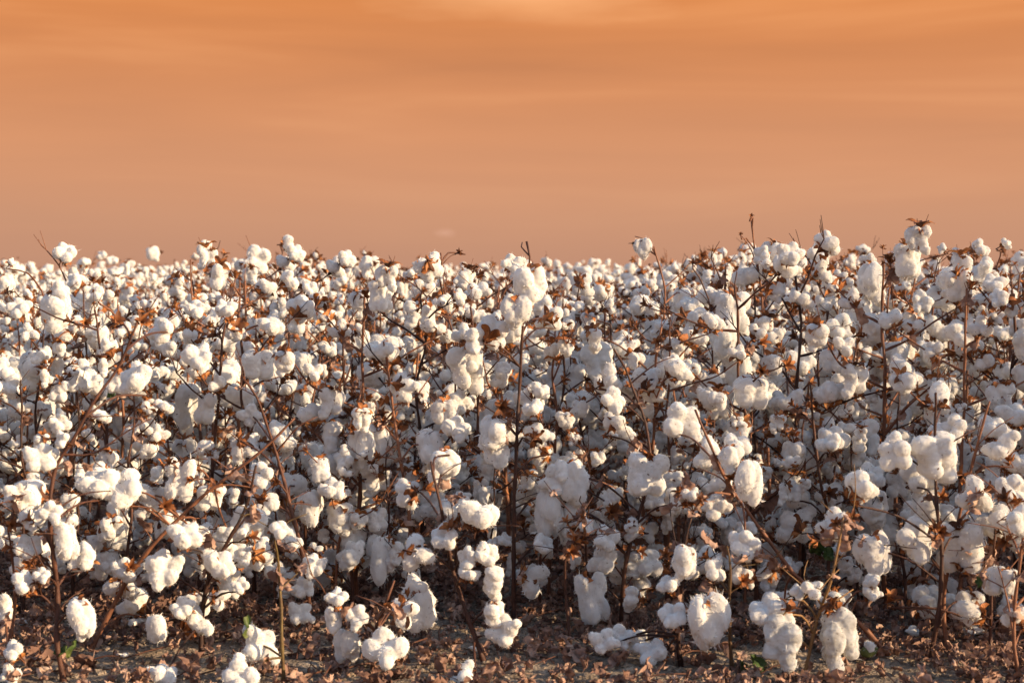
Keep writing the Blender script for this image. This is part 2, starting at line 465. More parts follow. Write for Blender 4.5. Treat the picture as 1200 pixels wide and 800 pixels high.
KIDS = {}
def copy_tree(o, parent=None):
    c = o.copy(); COL.objects.link(c); c.parent = parent
    for ch in KIDS[o]: copy_tree(ch, c)
    return c

# ------------------------------------------------------------------ the front plants, placed after the photograph
# name: (distance, material, stem from the ground up in photograph pixels, label)
HERO = [
 (4.15,'b',[(76,803),(68,760),(63,690),(61,600),(66,545),(82,520),(109,472),(139,427),(161,379)],'tall cotton plant at the left edge whose brown stem bends right halfway up'),
 (4.5,'b',[(100,768),(130,710),(172,646),(240,579),(307,527),(345,490)],'cotton plant with a long bare stem leaning far to the right over bare soil'),
 (4.12,'g',[(333,806),(330,740),(326,665),(323,632)],'short cotton plant with a yellowish green stem and two bolls low over the soil'),
 (4.45,'b',[(235,768),(238,700),(262,640),(285,600),(300,545)],'cotton plant crowded with fat round bolls beside the patch of bare soil'),
 (4.8,'b',[(365,738),(358,660),(340,590),(322,532),(300,465),(283,442)],'cotton plant with a dark stem leaning left behind the short green stemmed one'),
 (4.95,'b',[(476,730),(479,600),(470,540),(455,440),(450,400)],'cotton plant with twin reddish stems and one plump boll on its tip left of centre'),
 (4.35,'b',[(572,780),(565,770),(546,717),(531,669),(512,575),(505,540)],'cotton plant with a pale brown stem leaning left, four lobed bolls on its right'),
 (4.85,'b',[(602,733),(602,650),(604,540),(608,460),(612,390),(616,340),(620,300),(617,283)],'tall central cotton plant with a straight reddish stem and a large hanging boll'),
 (4.5,'b',[(669,762),(662,690),(662,657),(668,648)],'low bare cotton stem topped by one empty brown bur'),
 (4.8,'b',[(728,738),(732,660),(762,540),(741,450),(719,409)],'cotton plant right of centre with sagging clumps of cotton on a crooked stem'),
 (4.3,'b',[(800,790),(795,745),(799,700),(803,640),(812,600)],'cotton plant whose lowest bolls spill leftward almost to the leaf litter'),
 (4.25,'g',[(858,796),(856,730),(856,669),(852,640)],'thin green stemmed cotton plant with one big pale boll hanging left of it'),
 (4.2,'y',[(940,802),(946,777),(965,710),(976,672),(987,605)],'yellow green stemmed cotton plant with two grey weathered bolls at its foot'),
 (4.4,'b',[(1055,777),(987,710),(931,672),(864,582),(830,519),(815,480)],'cotton plant with a long dark stem slanting up to the left across its neighbours'),
 (4.95,'b',[(972,730),(972,612),(961,567),(954,500),(948,450)],'cotton plant with an upright dark stem behind the slanting one'),
 (4.4,'b',[(1090,776),(1102,669),(1100,594),(1098,500),(1095,460)],'cotton plant with a straight dark stem and large shaded bolls on both sides of it'),
 (4.5,'b',[(1111,766),(1108,700),(1126,597),(1152,500),(1160,470)],'cotton plant leaning right, with a dark bur cupping its upper boll'),
 (4.45,'b',[(1160,770),(1163,720),(1164,661),(1170,600)],'short cotton plant on litter by the right edge with a split low boll'),
 (4.2,'b',[(1196,798),(1190,740),(1200,640),(1210,560)],'cotton plant cut off by the right edge of the photo at the bottom'),
 (5.05,'b',[(1081,718),(1081,665),(1075,600),(1070,540)],'cotton plant with a thick dark stump of stem, right of the big puffs'),
 (5.0,'b',[(415,722),(411,650),(406,560),(430,500)],'cotton plant with a tall pillar of fluffed out cotton left of the twin stems'),
 (4.25,'b',[(435,792),(440,740),(455,700),(462,680)],'low cotton plant with one egg shaped boll resting on the dead leaves'),
 (4.2,'b',[(3,798),(8,760),(15,700),(10,620)],'cotton plant cut off by the left edge with a boll near the soil'),
 (5.4,'b',[(84,692),(88,600),(79,457),(67,420),(49,341)],'cotton plant behind the left edge ones, its dark stem leaning left at the top'),
 (5.6,'b',[(104,679),(103,465),(98,340)],'cotton plant with a thin upright stem between the two leftmost stems'),
 (5.8,'b',[(221,667),(221,420),(225,364),(223,304)],'slender cotton plant whose bare tip pokes above the left skyline'),
 (5.6,'b',[(345,679),(350,560),(360,525),(397,454),(405,420)],'cotton plant with a forked stem leaning right, a broad puff below the fork'),
 (5.6,'b',[(535,679),(533,424),(524,364),(516,296)],'cotton plant with a bare twig tipped by an orange bur above the horizon'),
 (6.0,'b',[(782,655),(785,500),(779,375),(779,337),(766,289)],'cotton plant with a small boll nodding from its tall thin tip against the sky'),
 (5.8,'b',[(905,667),(900,560),(897,442),(892,337),(884,292),(879,251)],'tallest cotton plant, its bare brown tip standing highest into the sky'),
 (5.6,'b',[(836,679),(836,420),(830,350)],'cotton plant left of the tallest one, loaded with stacked hanging bolls'),
 (6.0,'b',[(1170,655),(1175,460),(1165,380),(1170,310)],'cotton plant near the right edge with a curved stem and cotton strung along its crown'),
 (6.2,'b',[(1050,645),(1052,420),(1045,330)],'cotton plant with an upright reddish stem right of the leaning column of cotton'),
 (8.0,'b',[(255,572),(250,400),(247,300),(246,287)],'cotton plant on the left skyline with a brown clump of burs at its top'),
 (8.0,'b',[(318,572),(315,400),(322,330),(331,296)],'cotton plant on the left skyline with one bright boll flying like a flag'),
 (6.0,'b',[(700,655),(690,560),(672,450),(668,400)],'cotton plant right of the central stem with an orange bur above round bolls'),
 (5.8,'b',[(960,667),(985,500),(1008,390),(1020,320)],'cotton plant with a leaning column of bright bolls up to the right skyline'),
 (5.6,'b',[(262,679),(264,500),(266,420)],'cotton plant with one long shaggy hanging clump left of the leaning dark stem'),
 (5.5,'b',[(25,685),(30,500),(38,430)],'cotton plant at the left edge carrying a big sunlit cluster at mid height'),
]
# bolls: x, y, width, height (photograph pixels), kind; 'b' is an empty bur, 'k' a boll with its bur turned to the viewer
BOLLS = [
(46,537,42,42,'u',0),(72,516,22,24,'u',0),(38,608,36,36,'u',0),(77,634,30,50,'d',0),(49,674,22,22,'u',0),(27,682,32,34,'u',0),(94,727,34,56,'d',0),(34,640,30,36,'u',0),(60,600,30,30,'u',0),
(143,572,62,52,'u',1),(178,588,36,44,'d',1),(125,556,24,24,'u',1),(97,558,28,24,'u',1),(22,580,34,40,'u',22),(215,562,34,52,'d',1),(182,523,22,42,'d',25),(126,530,22,38,'d',24),(152,520,20,42,'d',25),
(192,667,54,50,'u',3),(256,660,44,46,'u',3),(217,628,42,44,'u',3),(282,623,28,26,'u',3),(285,655,24,22,'u',3),(283,686,24,18,'u',3),(214,712,34,30,'u',3),(232,728,46,40,'u',3),(184,736,26,36,'d',3),(256,701,28,28,'k',3),
(305,754,56,48,'u',2),(282,792,52,42,'u',2),(327,620,28,28,'u',2),(190,792,54,30,'u',3),(12,792,28,28,'u',22),(15,762,36,24,'u',22),
(305,556,32,34,'u',4),(313,590,32,40,'k',4),(378,545,62,60,'u',26),(352,720,34,30,'u',4),(356,688,26,30,'u',4),(390,725,22,34,'d',21),(368,663,30,36,'u',4),(342,632,30,34,'u',4),(146,668,30,34,'u',1),(322,668,26,30,'u',4),(395,700,28,30,'u',21),
(426,530,32,60,'d',20),(445,524,30,54,'d',20),(443,566,30,34,'d',20),(404,537,28,30,'u',20),(542,556,28,36,'d',27),(501,522,34,40,'d',5),(576,524,36,54,'d',7),(561,601,62,50,'u',6),(531,594,36,48,'u',5),(487,648,44,46,'k',6),(447,655,36,60,'d',20),(411,650,36,46,'u',20),(411,612,34,30,'u',20),(520,629,42,32,'u',6),(548,655,34,30,'u',6),(570,650,38,30,'u',6),(549,672,30,26,'u',6),(576,684,32,46,'d',6),(621,678,38,52,'k',7),(578,722,28,36,'d',6),(592,740,40,44,'u',6),
(452,757,50,58,'u',21),(473,717,48,30,'k',21),(418,722,36,28,'u',21),(407,757,30,42,'d',21),(541,793,48,28,'u',6),
(646,600,38,66,'d',9),(670,568,40,64,'d',9),(668,612,30,62,'d',9),(652,562,34,40,'u',9),(687,616,24,24,'u',9),(636,638,30,26,'u',7),(668,647,24,20,'b',8),(689,702,36,62,'d',9),(707,656,36,44,'u',9),(711,631,40,34,'u',9),(734,665,44,46,'d',9),(758,660,42,44,'u',9),(783,684,36,26,'u',10),(741,700,36,30,'u',9),(741,620,30,34,'u',9),(717,582,34,28,'u',9),(757,556,46,52,'d',9),(790,586,34,40,'u',9),(708,752,34,34,'u',10),(728,744,34,28,'u',10),(748,752,38,36,'u',10),(764,762,42,36,'u',10),(790,721,34,42,'u',10),(631,508,34,34,'k',7),(715,601,26,24,'b',9),(782,650,20,22,'b',10),(696,517,28,26,'u',35),
(804,661,32,46,'d',10),(826,730,48,72,'d',11),(869,676,28,34,'u',11),(901,670,34,34,'k',13),(934,693,18,24,'u',12),(952,690,26,30,'u',12),(899,714,52,44,'u',12),(922,750,46,70,'g',12),(978,752,46,80,'g',12),(1021,680,30,18,'u',13),(1021,694,28,22,'u',13),(1024,650,42,54,'d',15),(1074,633,60,56,'u',15),(1126,642,56,64,'d',15),(1168,620,46,46,'u',16),(933,614,48,54,'k',14),(871,639,42,36,'u',13),(838,594,34,36,'u',13),(808,580,28,28,'u',13),(877,565,34,56,'d',13),(856,538,28,34,'d',13),(928,575,28,32,'u',14),(931,534,30,38,'d',14),(972,519,36,30,'u',14),(1010,571,44,46,'u',15),(1048,530,46,44,'u',15),(1092,538,50,64,'d',15),(1175,523,42,46,'u',16),(1143,580,44,50,'k',16),(1186,575,42,44,'u',18),(1141,714,46,36,'k',17),(1190,721,36,36,'u',18),(1126,669,28,26,'b',17),(1179,682,26,36,'d',18),(1072,600,34,34,'u',19),(837,668,30,34,'u',11),(1195,610,36,44,'u',18),(1040,705,30,20,'b',17),
(14,307,12,10,'u',23),(71,345,36,34,'u',23),(66,366,40,48,'d',23),(41,438,54,54,'d',38),(30,474,48,44,'u',38),(268,452,46,66,'d',37),(280,470,36,40,'k',37),(221,480,32,64,'d',25),(195,435,44,36,'k',25),(135,379,24,20,'b',0),(262,400,36,30,'u',37),(115,400,28,36,'d',24),(150,455,30,40,'d',24),
(240,289,18,20,'u',33),(252,315,26,24,'k',33),(262,300,14,14,'b',33),(240,320,14,14,'b',33),(338,286,24,24,'u',34),(303,304,34,36,'u',34),(290,322,28,36,'d',34),(330,325,24,26,'u',34),
(620,336,40,52,'d',7),(604,366,34,46,'d',7),(600,308,28,30,'u',7),(576,390,46,46,'k',7),(558,398,40,32,'u',7),(445,411,46,42,'u',5),(473,452,34,42,'k',5),(503,314,34,42,'k',27),(540,296,11,11,'b',27),(756,360,42,40,'u',28),(752,292,20,26,'d',28),(744,288,12,12,'b',28),(680,334,32,34,'k',35),(647,379,26,24,'b',7),(580,510,36,44,'d',7),(632,530,34,36,'k',7),(625,478,28,30,'u',7),(535,480,24,22,'b',27),(668,440,48,50,'u',35),(692,478,40,44,'u',35),(719,469,34,36,'u',9),(786,409,30,34,'u',28),(535,515,36,36,'u',27),(560,340,28,30,'u',27),(548,440,34,42,'d',27),
(880,254,7,8,'b',29),(868,275,6,6,'b',29),(907,306,32,46,'d',29),(893,300,28,24,'u',29),(877,322,44,34,'u',29),(834,346,44,30,'u',30),(856,366,40,50,'d',30),(846,400,34,50,'d',30),(864,431,34,52,'d',30),(880,460,32,44,'d',30),(901,466,48,40,'u',29),(1021,330,34,48,'d',36),(1004,366,36,58,'d',36),(990,395,30,36,'d',36),(1120,332,48,40,'d',31),(1105,350,40,34,'d',31),(1150,318,40,34,'u',31),(1179,285,15,18,'u',31),(1104,291,14,14,'u',32),(1059,418,32,50,'d',32),(1100,386,44,36,'u',31),(1029,450,36,34,'k',32),(969,469,54,46,'u',36),(809,435,32,34,'u',30),(826,454,44,50,'u',30),(1042,484,48,44,'d',32),(976,514,40,38,'u',14),(1115,495,46,46,'d',31),(1119,418,26,24,'b',31),(1165,330,34,34,'u',31),(812,310,12,12,'b',30),
]
# bare side twigs of the front plants: plant, points
TWIGS = [(29,[(890,318),(880,292),(867,274)]),(29,[(893,350),(905,330)]),(28,[(779,337),(800,318),(812,303)]),(28,[(768,296),(758,283),(744,277)]),
 (27,[(524,364),(515,320),(528,300),(540,296)]),(7,[(618,300),(611,290),(612,284)]),(0,[(61,600),(95,580),(130,575)]),(7,[(604,500),(575,480),(560,470)]),(7,[(602,600),(625,585),(640,578)]),
 (0,[(82,536),(110,530),(150,505),(178,490)]),(1,[(240,579),(262,568),(300,572)]),(13,[(864,582),(845,560),(818,548)]),(15,[(1098,530),(1120,515),(1150,500)]),(31,[(1168,400),(1150,385),(1115,372)]),
 (9,[(741,450),(770,425),(790,418)]),(4,[(322,532),(350,500),(372,488)]),(5,[(460,480),(485,465),(505,440)]),(32,[(1050,400),(1035,380),(1022,355)]),(26,[(397,454),(420,440),(438,425)]),(12,[(965,710),(985,700),(1000,690)]),(16,[(1126,597),(1150,590),(1172,580)]),(25,[(223,330),(212,320),(205,314)]),(33,[(247,300),(256,290),(258,282)]),(34,[(322,330),(300,300),(288,276)]),(23,[(55,365),(62,345),(60,330)]),(18,[(1192,770),(1180,700),(1165,650)])]

hero_roots = []; hero_lines = []
for d, mk, st, lab in HERO:
    P = [at(x, y, d) for x, y in st]
    P[0] = Vector((P[0].x, P[0].y, -.02))
    for i, p in enumerate(P[1:]): p.y += .05*noise.noise(Vector((d*7, i*1.3, 0)))
    main = smooth_line(P, .03, .004, d*10)
    root = empty('cotton_plant', (P[0].x, P[0].y, 0)); tag(root, lab, 'cotton plant', 'cotton plants of the front rows')
    hero_roots.append(root)
    r0 = (.0042 if mk in 'gy' else .0060) if len(st) > 4 else .0045
    hero_lines.append([(main, [r0*(1-.68*i/len(main))+.0006 for i in range(len(main))])])
for k, pts in TWIGS:
    d = HERO[k][0]; P = [at(x, y, d+.02*i) for i, (x, y) in enumerate(pts)]
    main = hero_lines[k][0][0]; P[0] = min(main, key=lambda q: (q-P[0]).length).copy()
    ln = smooth_line(P, .02, .003, k); hero_lines[k].append((ln, [.0028*(1-.6*i/len(ln)) for i in range(len(ln))]))
extra = []
for k, (d, mk, st, lab) in enumerate(HERO):        # shaded bolls deeper inside each front plant
    if k in (8, 2, 11): continue
    x0, y0 = st[len(st)//2]
    for _ in range(7 if len(st) > 3 else 3):
        j = random.randrange(1, len(st)); x, y = st[j]
        y += rnd(0, 60)
        if y > 715 or y < 350: continue
        w = rnd(28, 40)*5.0/d; extra.append((x+rnd(-38, 38), y, w, w*rnd(.9, 1.4), random.choice('uudk'), k, rnd(.10, .28)))
for bl in BOLLS + extra:
    px, py, w, hh, kind, k = bl[:6]; d0 = HERO[k][0]
    dz = bl[6] if len(bl) > 6 else rnd(-.10, .06)
    d = min(d0 + dz, (H - .38*hh/F*d0)*F/(py-322)) if py > 500 else d0 + dz; root = hero_roots[k]; W = w/F*d; Hh = hh/F*d
    c = at(px, py, d); main = hero_lines[k][0][0]
    side = 1 if c.x > 0 else -1
    if kind in 'bk' or kind == 'u' and W < .05:
        K = 'u'
    else: K = kind
    if K == 'u':
        pool = LINT['u'] + (LINT['h'] if W < .06 else [])
        if kind == 'k': pool = LINT['h'] + LINT['u'][:3]
        Lt = random.choice(pool)
        if kind == 'k': ax = Vector((rnd(-.8, .8), rnd(.5, 1.1), rnd(-.5, .5))).normalized()
        else: ax = Vector((rnd(-.6, .6), rnd(-.9, .1), rnd(.0, .9))).normalized()
        span = max((Lt['hi']-Lt['lo']).x, (Lt['hi']-Lt['lo']).y)
        sc = (W+Hh)/2/span*1.02; cz = (Lt['lo'].z+Lt['hi'].z)/2*sc
        base = c - ax*cz
        if kind == 'b': base = c; ax = Vector((rnd(-.5, .5), rnd(-.9, .1), rnd(.1, .9))).normalized()
    else:
        Lt = random.choice(LINT[K]); ax = Vector((rnd(-.6, .6), rnd(-.6, .2), rnd(-.2, 1))).normalized()
        ex = Lt['hi']-Lt['lo']; sc = (W/((ex.x+ex.y)/2)*1.03, Hh/ex.z)
        base = c + Vector((0, 0, -Lt['hi'].z*sc[1] + Hh/2))
        ax.z = abs(ax.z)
    # the twig that carries it
    dx = math.hypot(base.x, 0)
    q = min(main[3:], key=lambda p: abs(p.x-base.x) + abs(p.z-(base.z-.45*abs(p.x-base.x)-.02)))
    mid = (q+base)/2 + Vector((0, 0, .015)) + Vector((rnd(-.01, .01), rnd(-.01, .01), 0)); pre = base - ax*.02
    ln = smooth_line([q, mid, pre, base], .02, .003, px)
    nn = len(ln); hero_lines[k].append((ln, [.0030*(1-.35*i/nn) for i in range(nn)]))
    lb = base - root.location; M = boll_matrix(K, Lt, lb, ax, sc, rnd(0, 6.28))
    if kind == 'b':
        link('empty_bur', random.choice(BUR_EMPTY), root, Matrix.Translation(lb) @ rot_to(ax) @ Matrix.Scale(max(.30, W/.062), 4))
    else:
        bs = min(1.25, max(.55, W/.085)) * (1.2 if kind == 'k' else 1)
        o, _ = add_boll(root, Lt, M, lb, ax, bsc=bs)
        if kind == 'g': o['label'] = 'grey weathered boll hanging open'
for k, root in enumerate(hero_roots):
    V = []; Fc = []; L = hero_lines[k]
    for _ in range(6):
        ln, rr = random.choice(L[1:] or L); q = random.choice(ln)
        if q.z < .2 or q.z > .84: continue
        e = q + Vector((rnd(-1, 1), rnd(-1, .3), rnd(-.1, 1))).normalized()*rnd(.02, .06)
        L.append(([q, (q+e)/2+Vector((0, 0, .003)), e], [.0018, .0017, .0022]))
        link('empty_bur', random.choice(BUR_EMPTY), root, Matrix.Translation(e-root.location) @ rot_to(e-q) @ Matrix.Scale(rnd(.55, .95), 4))
    # random bare twiglets
    for _ in range(13):
        ln, rr = random.choice(L); q = random.choice(ln)
        if q.z < .15 or q.z > .93: continue
        e = q + Vector((rnd(-1, 1), rnd(-1, 1), rnd(-.1, 1))).normalized()*rnd(.04, .15)
        L.append((smooth_line([q, (q+e)/2+Vector((rnd(-.01, .01), 0, .005)), e], .02, .003), None))
    for ln, rr in L:
        if rr is None: rr = [.0016-.0007*i/len(ln) for i in range(len(ln))]
        tube(V, Fc, [p-root.location for p in ln], rr, 7)
    mk = HERO[k][1]
    s = link('stalk', mesh_from(V, Fc, 'stalk', [M_GREENSTEM if mk in 'gy' else M_STEM]), root)
    if mk in 'gy': s['label'] = 'yellowish green stalk'
    for _ in range(9):
        ln, rr = random.choice(L); q = random.choice(ln)
        if q.z > .04 and q.z < .8: link('dry_leaf', random.choice(LEAF), root, Matrix.Translation(q-root.location) @ Matrix.Rotation(rnd(0, 6), 4, 'Z') @ Matrix.Rotation(rnd(0, 3), 4, 'X') @ Matrix.Scale(rnd(.5, .95), 4))
for px, py, d, k, s in [(85,760,4.2,0,.8),(72,764,4.15,0,.6),(958,643,4.9,14,.9),(970,650,4.9,14,.7),(1150,681,4.4,17,.6),(886,778,4.2,12,.9),(292,735,4.15,2,1.0),(130,461,5.0,0,.5),(870,782,4.2,11,.6)]:
    r = hero_roots[k]; link('green_leaf', random.choice(LEAF_G), r, Matrix.Translation(at(px, py, d)-r.location) @ Matrix.Rotation(rnd(0, 6), 4, 'Z') @ Matrix.Rotation(rnd(.6, 1.8), 4, 'X') @ Matrix.Scale(s, 4))

print('heroes', time.time()-T0)
# ------------------------------------------------------------------ the rows behind
spots = []
y = 5.18
row = 0
while y < 52:
    half = .30*y + (1.6 if y < 14 else .8); sp = .20 if y < 20 else (.28 if y < 32 else .42)
    x = -half + rnd(0, sp)
    while x < half:
        spots.append((x + rnd(-.05, .05), y + rnd(-.13, .13), row)); x += sp*rnd(.7, 1.3)
    y += .78 if y < 20 else (1.0 if y < 32 else 1.4); row += 1
LOW = {}
for _x in np.arange(-1.45, 1.5, .19):          # stunted low plants filling the gap behind the first stems
    q_ = (float(_x)+rnd(-.06, .06), 5.02+rnd(-.10, .10), -1); spots.append(q_); LOW[q_] = rnd(.42, .66)
def height_at(x, yy):
    px = 600 + x/yy*F
    h = .895 + rnd(-.07, .06)
    if yy < 12:
        if px > 830: h += .085
        if 225 < px < 350 or 480 < px < 640: h += .04
        if px < 210: h -= .02
    if random.random() < .05: h += rnd(.04, .11)
    if yy > 12: h += .02 + rnd(-.08, .07)
    if yy > 8 and random.random() < .13: h += rnd(.05, .13)
    if yy > 28: h += .04
    if yy < 8.5: h = min(h, 1.03)
    return h
inview = [s for s in spots if abs(s[0]/s[1]) < .305]
inview.sort(key=lambda s: s[1]); NIND = 300 - len(hero_roots)
indiv = set(inview[:NIND])
protos = [build_proto(p) for p in PROTO]; NP = len(protos); protos += [build_small(p) for p in PROTO]
used = set()
for o in bpy.data.objects: KIDS.setdefault(o, [])
for o in bpy.data.objects:
    if o.parent: KIDS[o.parent].append(o)
BANDS = ['at the left side', 'left of the middle', 'around the middle', 'right of the middle', 'at the right side']
for s in inview[:NIND]:
    i = random.randrange(NP) + (NP if s[1] > 9.2 else 0)
    if i not in used: o = protos[i]; used.add(i)
    else: o = copy_tree(protos[i])
    o.location = (s[0], s[1], 0); o.rotation_euler = (rnd(-.06, .06), rnd(-.06, .06), rnd(0, 6.28)); h = LOW.get(s) or height_at(s[0], s[1]); o.scale = (h*1.02, h*1.02, h) if h > .7 else (h*1.2, h*1.2, h*1.1)
    b = BANDS[min(4, max(0, int((s[0]/s[1]*F+600)/240)))]
    if s in LOW: lab = 'low stunted cotton plant ' + b + ' filling the gap behind the first stems'
    elif s[1] < 7.0: lab = 'cotton plant ' + b + ' just behind the front plants, half hidden'
    elif s[1] < 9.6: lab = 'cotton plant of the crowded middle rows ' + b + ', upper bolls showing'
    else: lab = 'small distant cotton plant ' + b + ', tiny bolls below the skyline'
    tag(o, lab, 'cotton plant', 'cotton plants of the rows behind, ' + b)
for i, o in enumerate(protos):
    if i not in used:
        for c in o.children_recursive: bpy.data.objects.remove(c)
        bpy.data.objects.remove(o)
print('rows', time.time()-T0)
acc = Acc()
for s in spots:
    if s in indiv: continue
    p = random.choice(PROTO); h = height_at(s[0], s[1])
    M = Matrix.Translation((s[0], s[1], 0)) @ Matrix.Rotation(rnd(0, 6.28), 4, 'Z') @ Matrix.Diagonal((h*1.2, h*1.2, h, 1))
    acc.add(p['mid'] if s[1] < 15 and abs(s[0]/s[1]) < .33 else (p['far'] if s[1] < 22 else p['vfar']), M)
for _ in range(150):          # the same field going on beside the photographed stretch, right and left
    x = rnd(1.75, 7.5) if random.random() < .8 else -rnd(1.9, 3.5); yy = rnd(4.3, 5.2)
    if abs(x) < .3*yy + .35: continue
    h = .92 + rnd(-.08, .08); acc.add(random.choice(PROTO)['mid'], Matrix.Translation((x, yy, 0)) @ Matrix.Rotation(rnd(0, 6.28), 4, 'Z') @ Matrix.Diagonal((h, h, h, 1)))
for r_ in range(7):
    yy = 5.2 + .78*r_; x = .30*yy + 1.6
    while x < 7.5:
        h = .92 + rnd(-.08, .08); acc.add(random.choice(PROTO)['mid'], Matrix.Translation((x, yy+rnd(-.1, .1), 0)) @ Matrix.Rotation(rnd(0, 6.28), 4, 'Z') @ Matrix.Diagonal((h, h, h, 1))); x += rnd(.17, .27)
V, T, MI = acc.get(); print('far tris', len(T), len(spots))
o = link('far_cotton', tri_mesh(V, T, MI, 'far_cotton', [M_STEM, M_COT, M_BUR]))
tag(o, 'endless mass of far white cotton rows running up to the horizon', 'cotton field', None, 'stuff')

print('far', time.time()-T0)
# ------------------------------------------------------------------ the ground
def axis(lo, hi, a, b, fine, growth=1.25):
    xs = list(np.arange(a, b, fine)); s = fine; x = xs[-1]
    while x < hi: s *= growth; x += s; xs.append(x)
    s = fine; x = a; L = []
    while x > lo: s *= growth; x -= s; L.append(x)
    return np.array(L[::-1] + xs)
def ground_z(x, y):
    p = Vector((x, y, 0))
    return .018*noise.noise(p*1.3) + .012*noise.noise(p*5) + .010*noise.noise(p*14) + .008*abs(noise.noise(p*34))
xs = axis(-1500, 1500, -1.9, 1.9, .014); ys = axis(-1500, 2500, 3.7, 5.6, .014)
X, Y = np.meshgrid(xs, ys); Z = np.zeros_like(X)
for j in range(len(ys)):
    for i in range(len(xs)):
        if abs(xs[i]) < 6 and 0 < ys[j] < 12: Z[j, i] = ground_z(xs[i], ys[j])
nx, ny = len(xs), len(ys); idx = np.arange(nx*ny).reshape(ny, nx)
Q = np.stack([idx[:-1, :-1], idx[:-1, 1:], idx[1:, 1:], idx[1:, :-1]], -1).reshape(-1, 4)
T = np.concatenate([Q[:, [0, 1, 2]], Q[:, [0, 2, 3]]])
m, nt, nd, lk = new_mat('dry_soil')
out = N(nd, 'ShaderNodeOutputMaterial'); tc = N(nd, 'ShaderNodeTexCoord'); p = N(nd, 'ShaderNodeBsdfPrincipled')
n1 = N(nd, 'ShaderNodeTexNoise'); n1.inputs['Scale'].default_value = 9; n1.inputs['Detail'].default_value = 8; n1.inputs['Roughness'].default_value = .65
n2 = N(nd, 'ShaderNodeTexNoise'); n2.inputs['Scale'].default_value = 120; n2.inputs['Detail'].default_value = 4
for n in (n1, n2): lk.new(tc.outputs['Object'], n.inputs['Vector'])
r = ramp(nd, [(.3, (.12, .09, .066)), (.5, (.235, .18, .135)), (.72, (.36, .29, .225))]); lk.new(n1.outputs[0], r.inputs[0])
r2 = ramp(nd, [(.35, (.55, .55, .55)), (.65, (1.25, 1.25, 1.25))]); lk.new(n2.outputs[0], r2.inputs[0])
mm = N(nd, 'ShaderNodeMix', data_type='RGBA', blend_type='MULTIPLY'); mm.inputs['Factor'].default_value = 1
lk.new(r.outputs[0], mm.inputs['A']); lk.new(r2.outputs[0], mm.inputs['B']); lk.new(mm.outputs['Result'], p.inputs['Base Color'])
p.inputs['Roughness'].default_value = .95; p.inputs['Specular IOR Level'].default_value = .1
bp = N(nd, 'ShaderNodeBump'); bp.inputs['Strength'].default_value = .8; bp.inputs['Distance'].default_value = .01
lk.new(n2.outputs[0], bp.inputs['Height']); lk.new(bp.outputs[0], p.inputs['Normal']); lk.new(p.outputs[0], out.inputs[0])
g = link('ground', tri_mesh(np.stack([X.ravel(), Y.ravel(), Z.ravel()], -1), T, np.zeros(len(T)), 'ground', [m]))
g['kind'] = 'structure'

# dead leaves, twigs and clods under the plants
lit = Acc()
LL = [tuple(x.copy() for x in arrays(leaf_mesh(60+i, M_LEAF, 't', .036, crumple=1.5, seg=5))) for i in range(8)]
for _ in range(15000):
    y = 3.95 + 5.0*random.random()**1.4; x = rnd(-1, 1)*(.31*y+.4)
    if y < 5 and noise.noise(Vector((x*1.6+3, y*2.2, 0))) + .9*(y-4.45) + (.30 if x > .3 else -.12) + .25*noise.noise(Vector((x*5, y*5, 2))) < rnd(-.25, .25) and random.random() < .9: continue
    M = Matrix.Translation((x, y, ground_z(x, y)+rnd(.004, .03))) @ Matrix.Rotation(rnd(0, 6.28), 4, 'Z') @ Matrix.Rotation(random.gauss(0, .6), 4, 'X') @ Matrix.Rotation(random.gauss(0, .5), 4, 'Y') @ Matrix.Diagonal((rnd(.2, .8), rnd(.2, .75), rnd(.3, .9), 1))
    lit.add(random.choice(LL), M)
for _ in range(420):
    y = 4.0+2.4*random.random(); x = rnd(-1, 1)*(.31*y+.3); f = rnd(.65, 1.1)
    lit.add(random.choice(LL), Matrix.Translation((x, y, ground_z(x, y)+rnd(.01, .03))) @ Matrix.Rotation(rnd(0, 6.28), 4, 'Z') @ Matrix.Rotation(random.gauss(0, .5), 4, 'X') @ Matrix.Rotation(random.gauss(0, .5), 4, 'Y') @ Matrix.Scale(f, 4))
V, T, MI = lit.get(); o = link('leaf_litter', tri_mesh(V, T, MI, 'leaf_litter', [M_LEAF]))
tag(o, 'curled brown dead cotton leaves strewn under the plants', 'leaf litter', None, 'stuff')
V = []; Fc = []
for _ in range(700):
    y = 3.95+3.2*random.random(); x = rnd(-1, 1)*(.31*y+.3); z = ground_z(x, y)+.01; a = rnd(0, PI); L = rnd(.03, .14)
    d = Vector((math.cos(a), math.sin(a), rnd(-.05, .3)))*L; p0 = Vector((x, y, z))
    tube(V, Fc, [p0, p0+d*.5+Vector((rnd(-.01, .01), rnd(-.01, .01), .004)), p0+d], [rnd(.001, .0025)]*3, 4)
o = link('fallen_twigs', mesh_from(V, Fc, 'fallen_twigs', [M_STEM])); tag(o, 'thin broken twigs scattered over soil and dead leaves', 'twigs', None, 'stuff')
cl = Acc(); bm = bmesh.new(); bmesh.ops.create_icosphere(bm, subdivisions=2, radius=1)
for v in bm.verts: v.co *= 1+.5*noise.noise(v.co*1.7)
me = bpy.data.meshes.new('t'); bm.to_mesh(me); bm.free(); ca = arrays(me)
for _ in range(5200):
    y = 3.9+2.2*random.random(); x = rnd(-1, 1)*(.31*y+.3); s = .004+.011*random.random()**3
    cl.add(ca, Matrix.Translation((x, y, ground_z(x, y)+s*.2)) @ Matrix.Rotation(rnd(0, 6.28), 4, 'Z') @ Matrix.Diagonal((s*rnd(.8, 1.3), s, s*.7, 1)))
V, T, MI = cl.get(); o = link('soil_clods', tri_mesh(V, T, MI, 'soil_clods', [m], smooth=False)); tag(o, 'small crumbly clods of dry grey brown soil', 'clods', None, 'stuff')

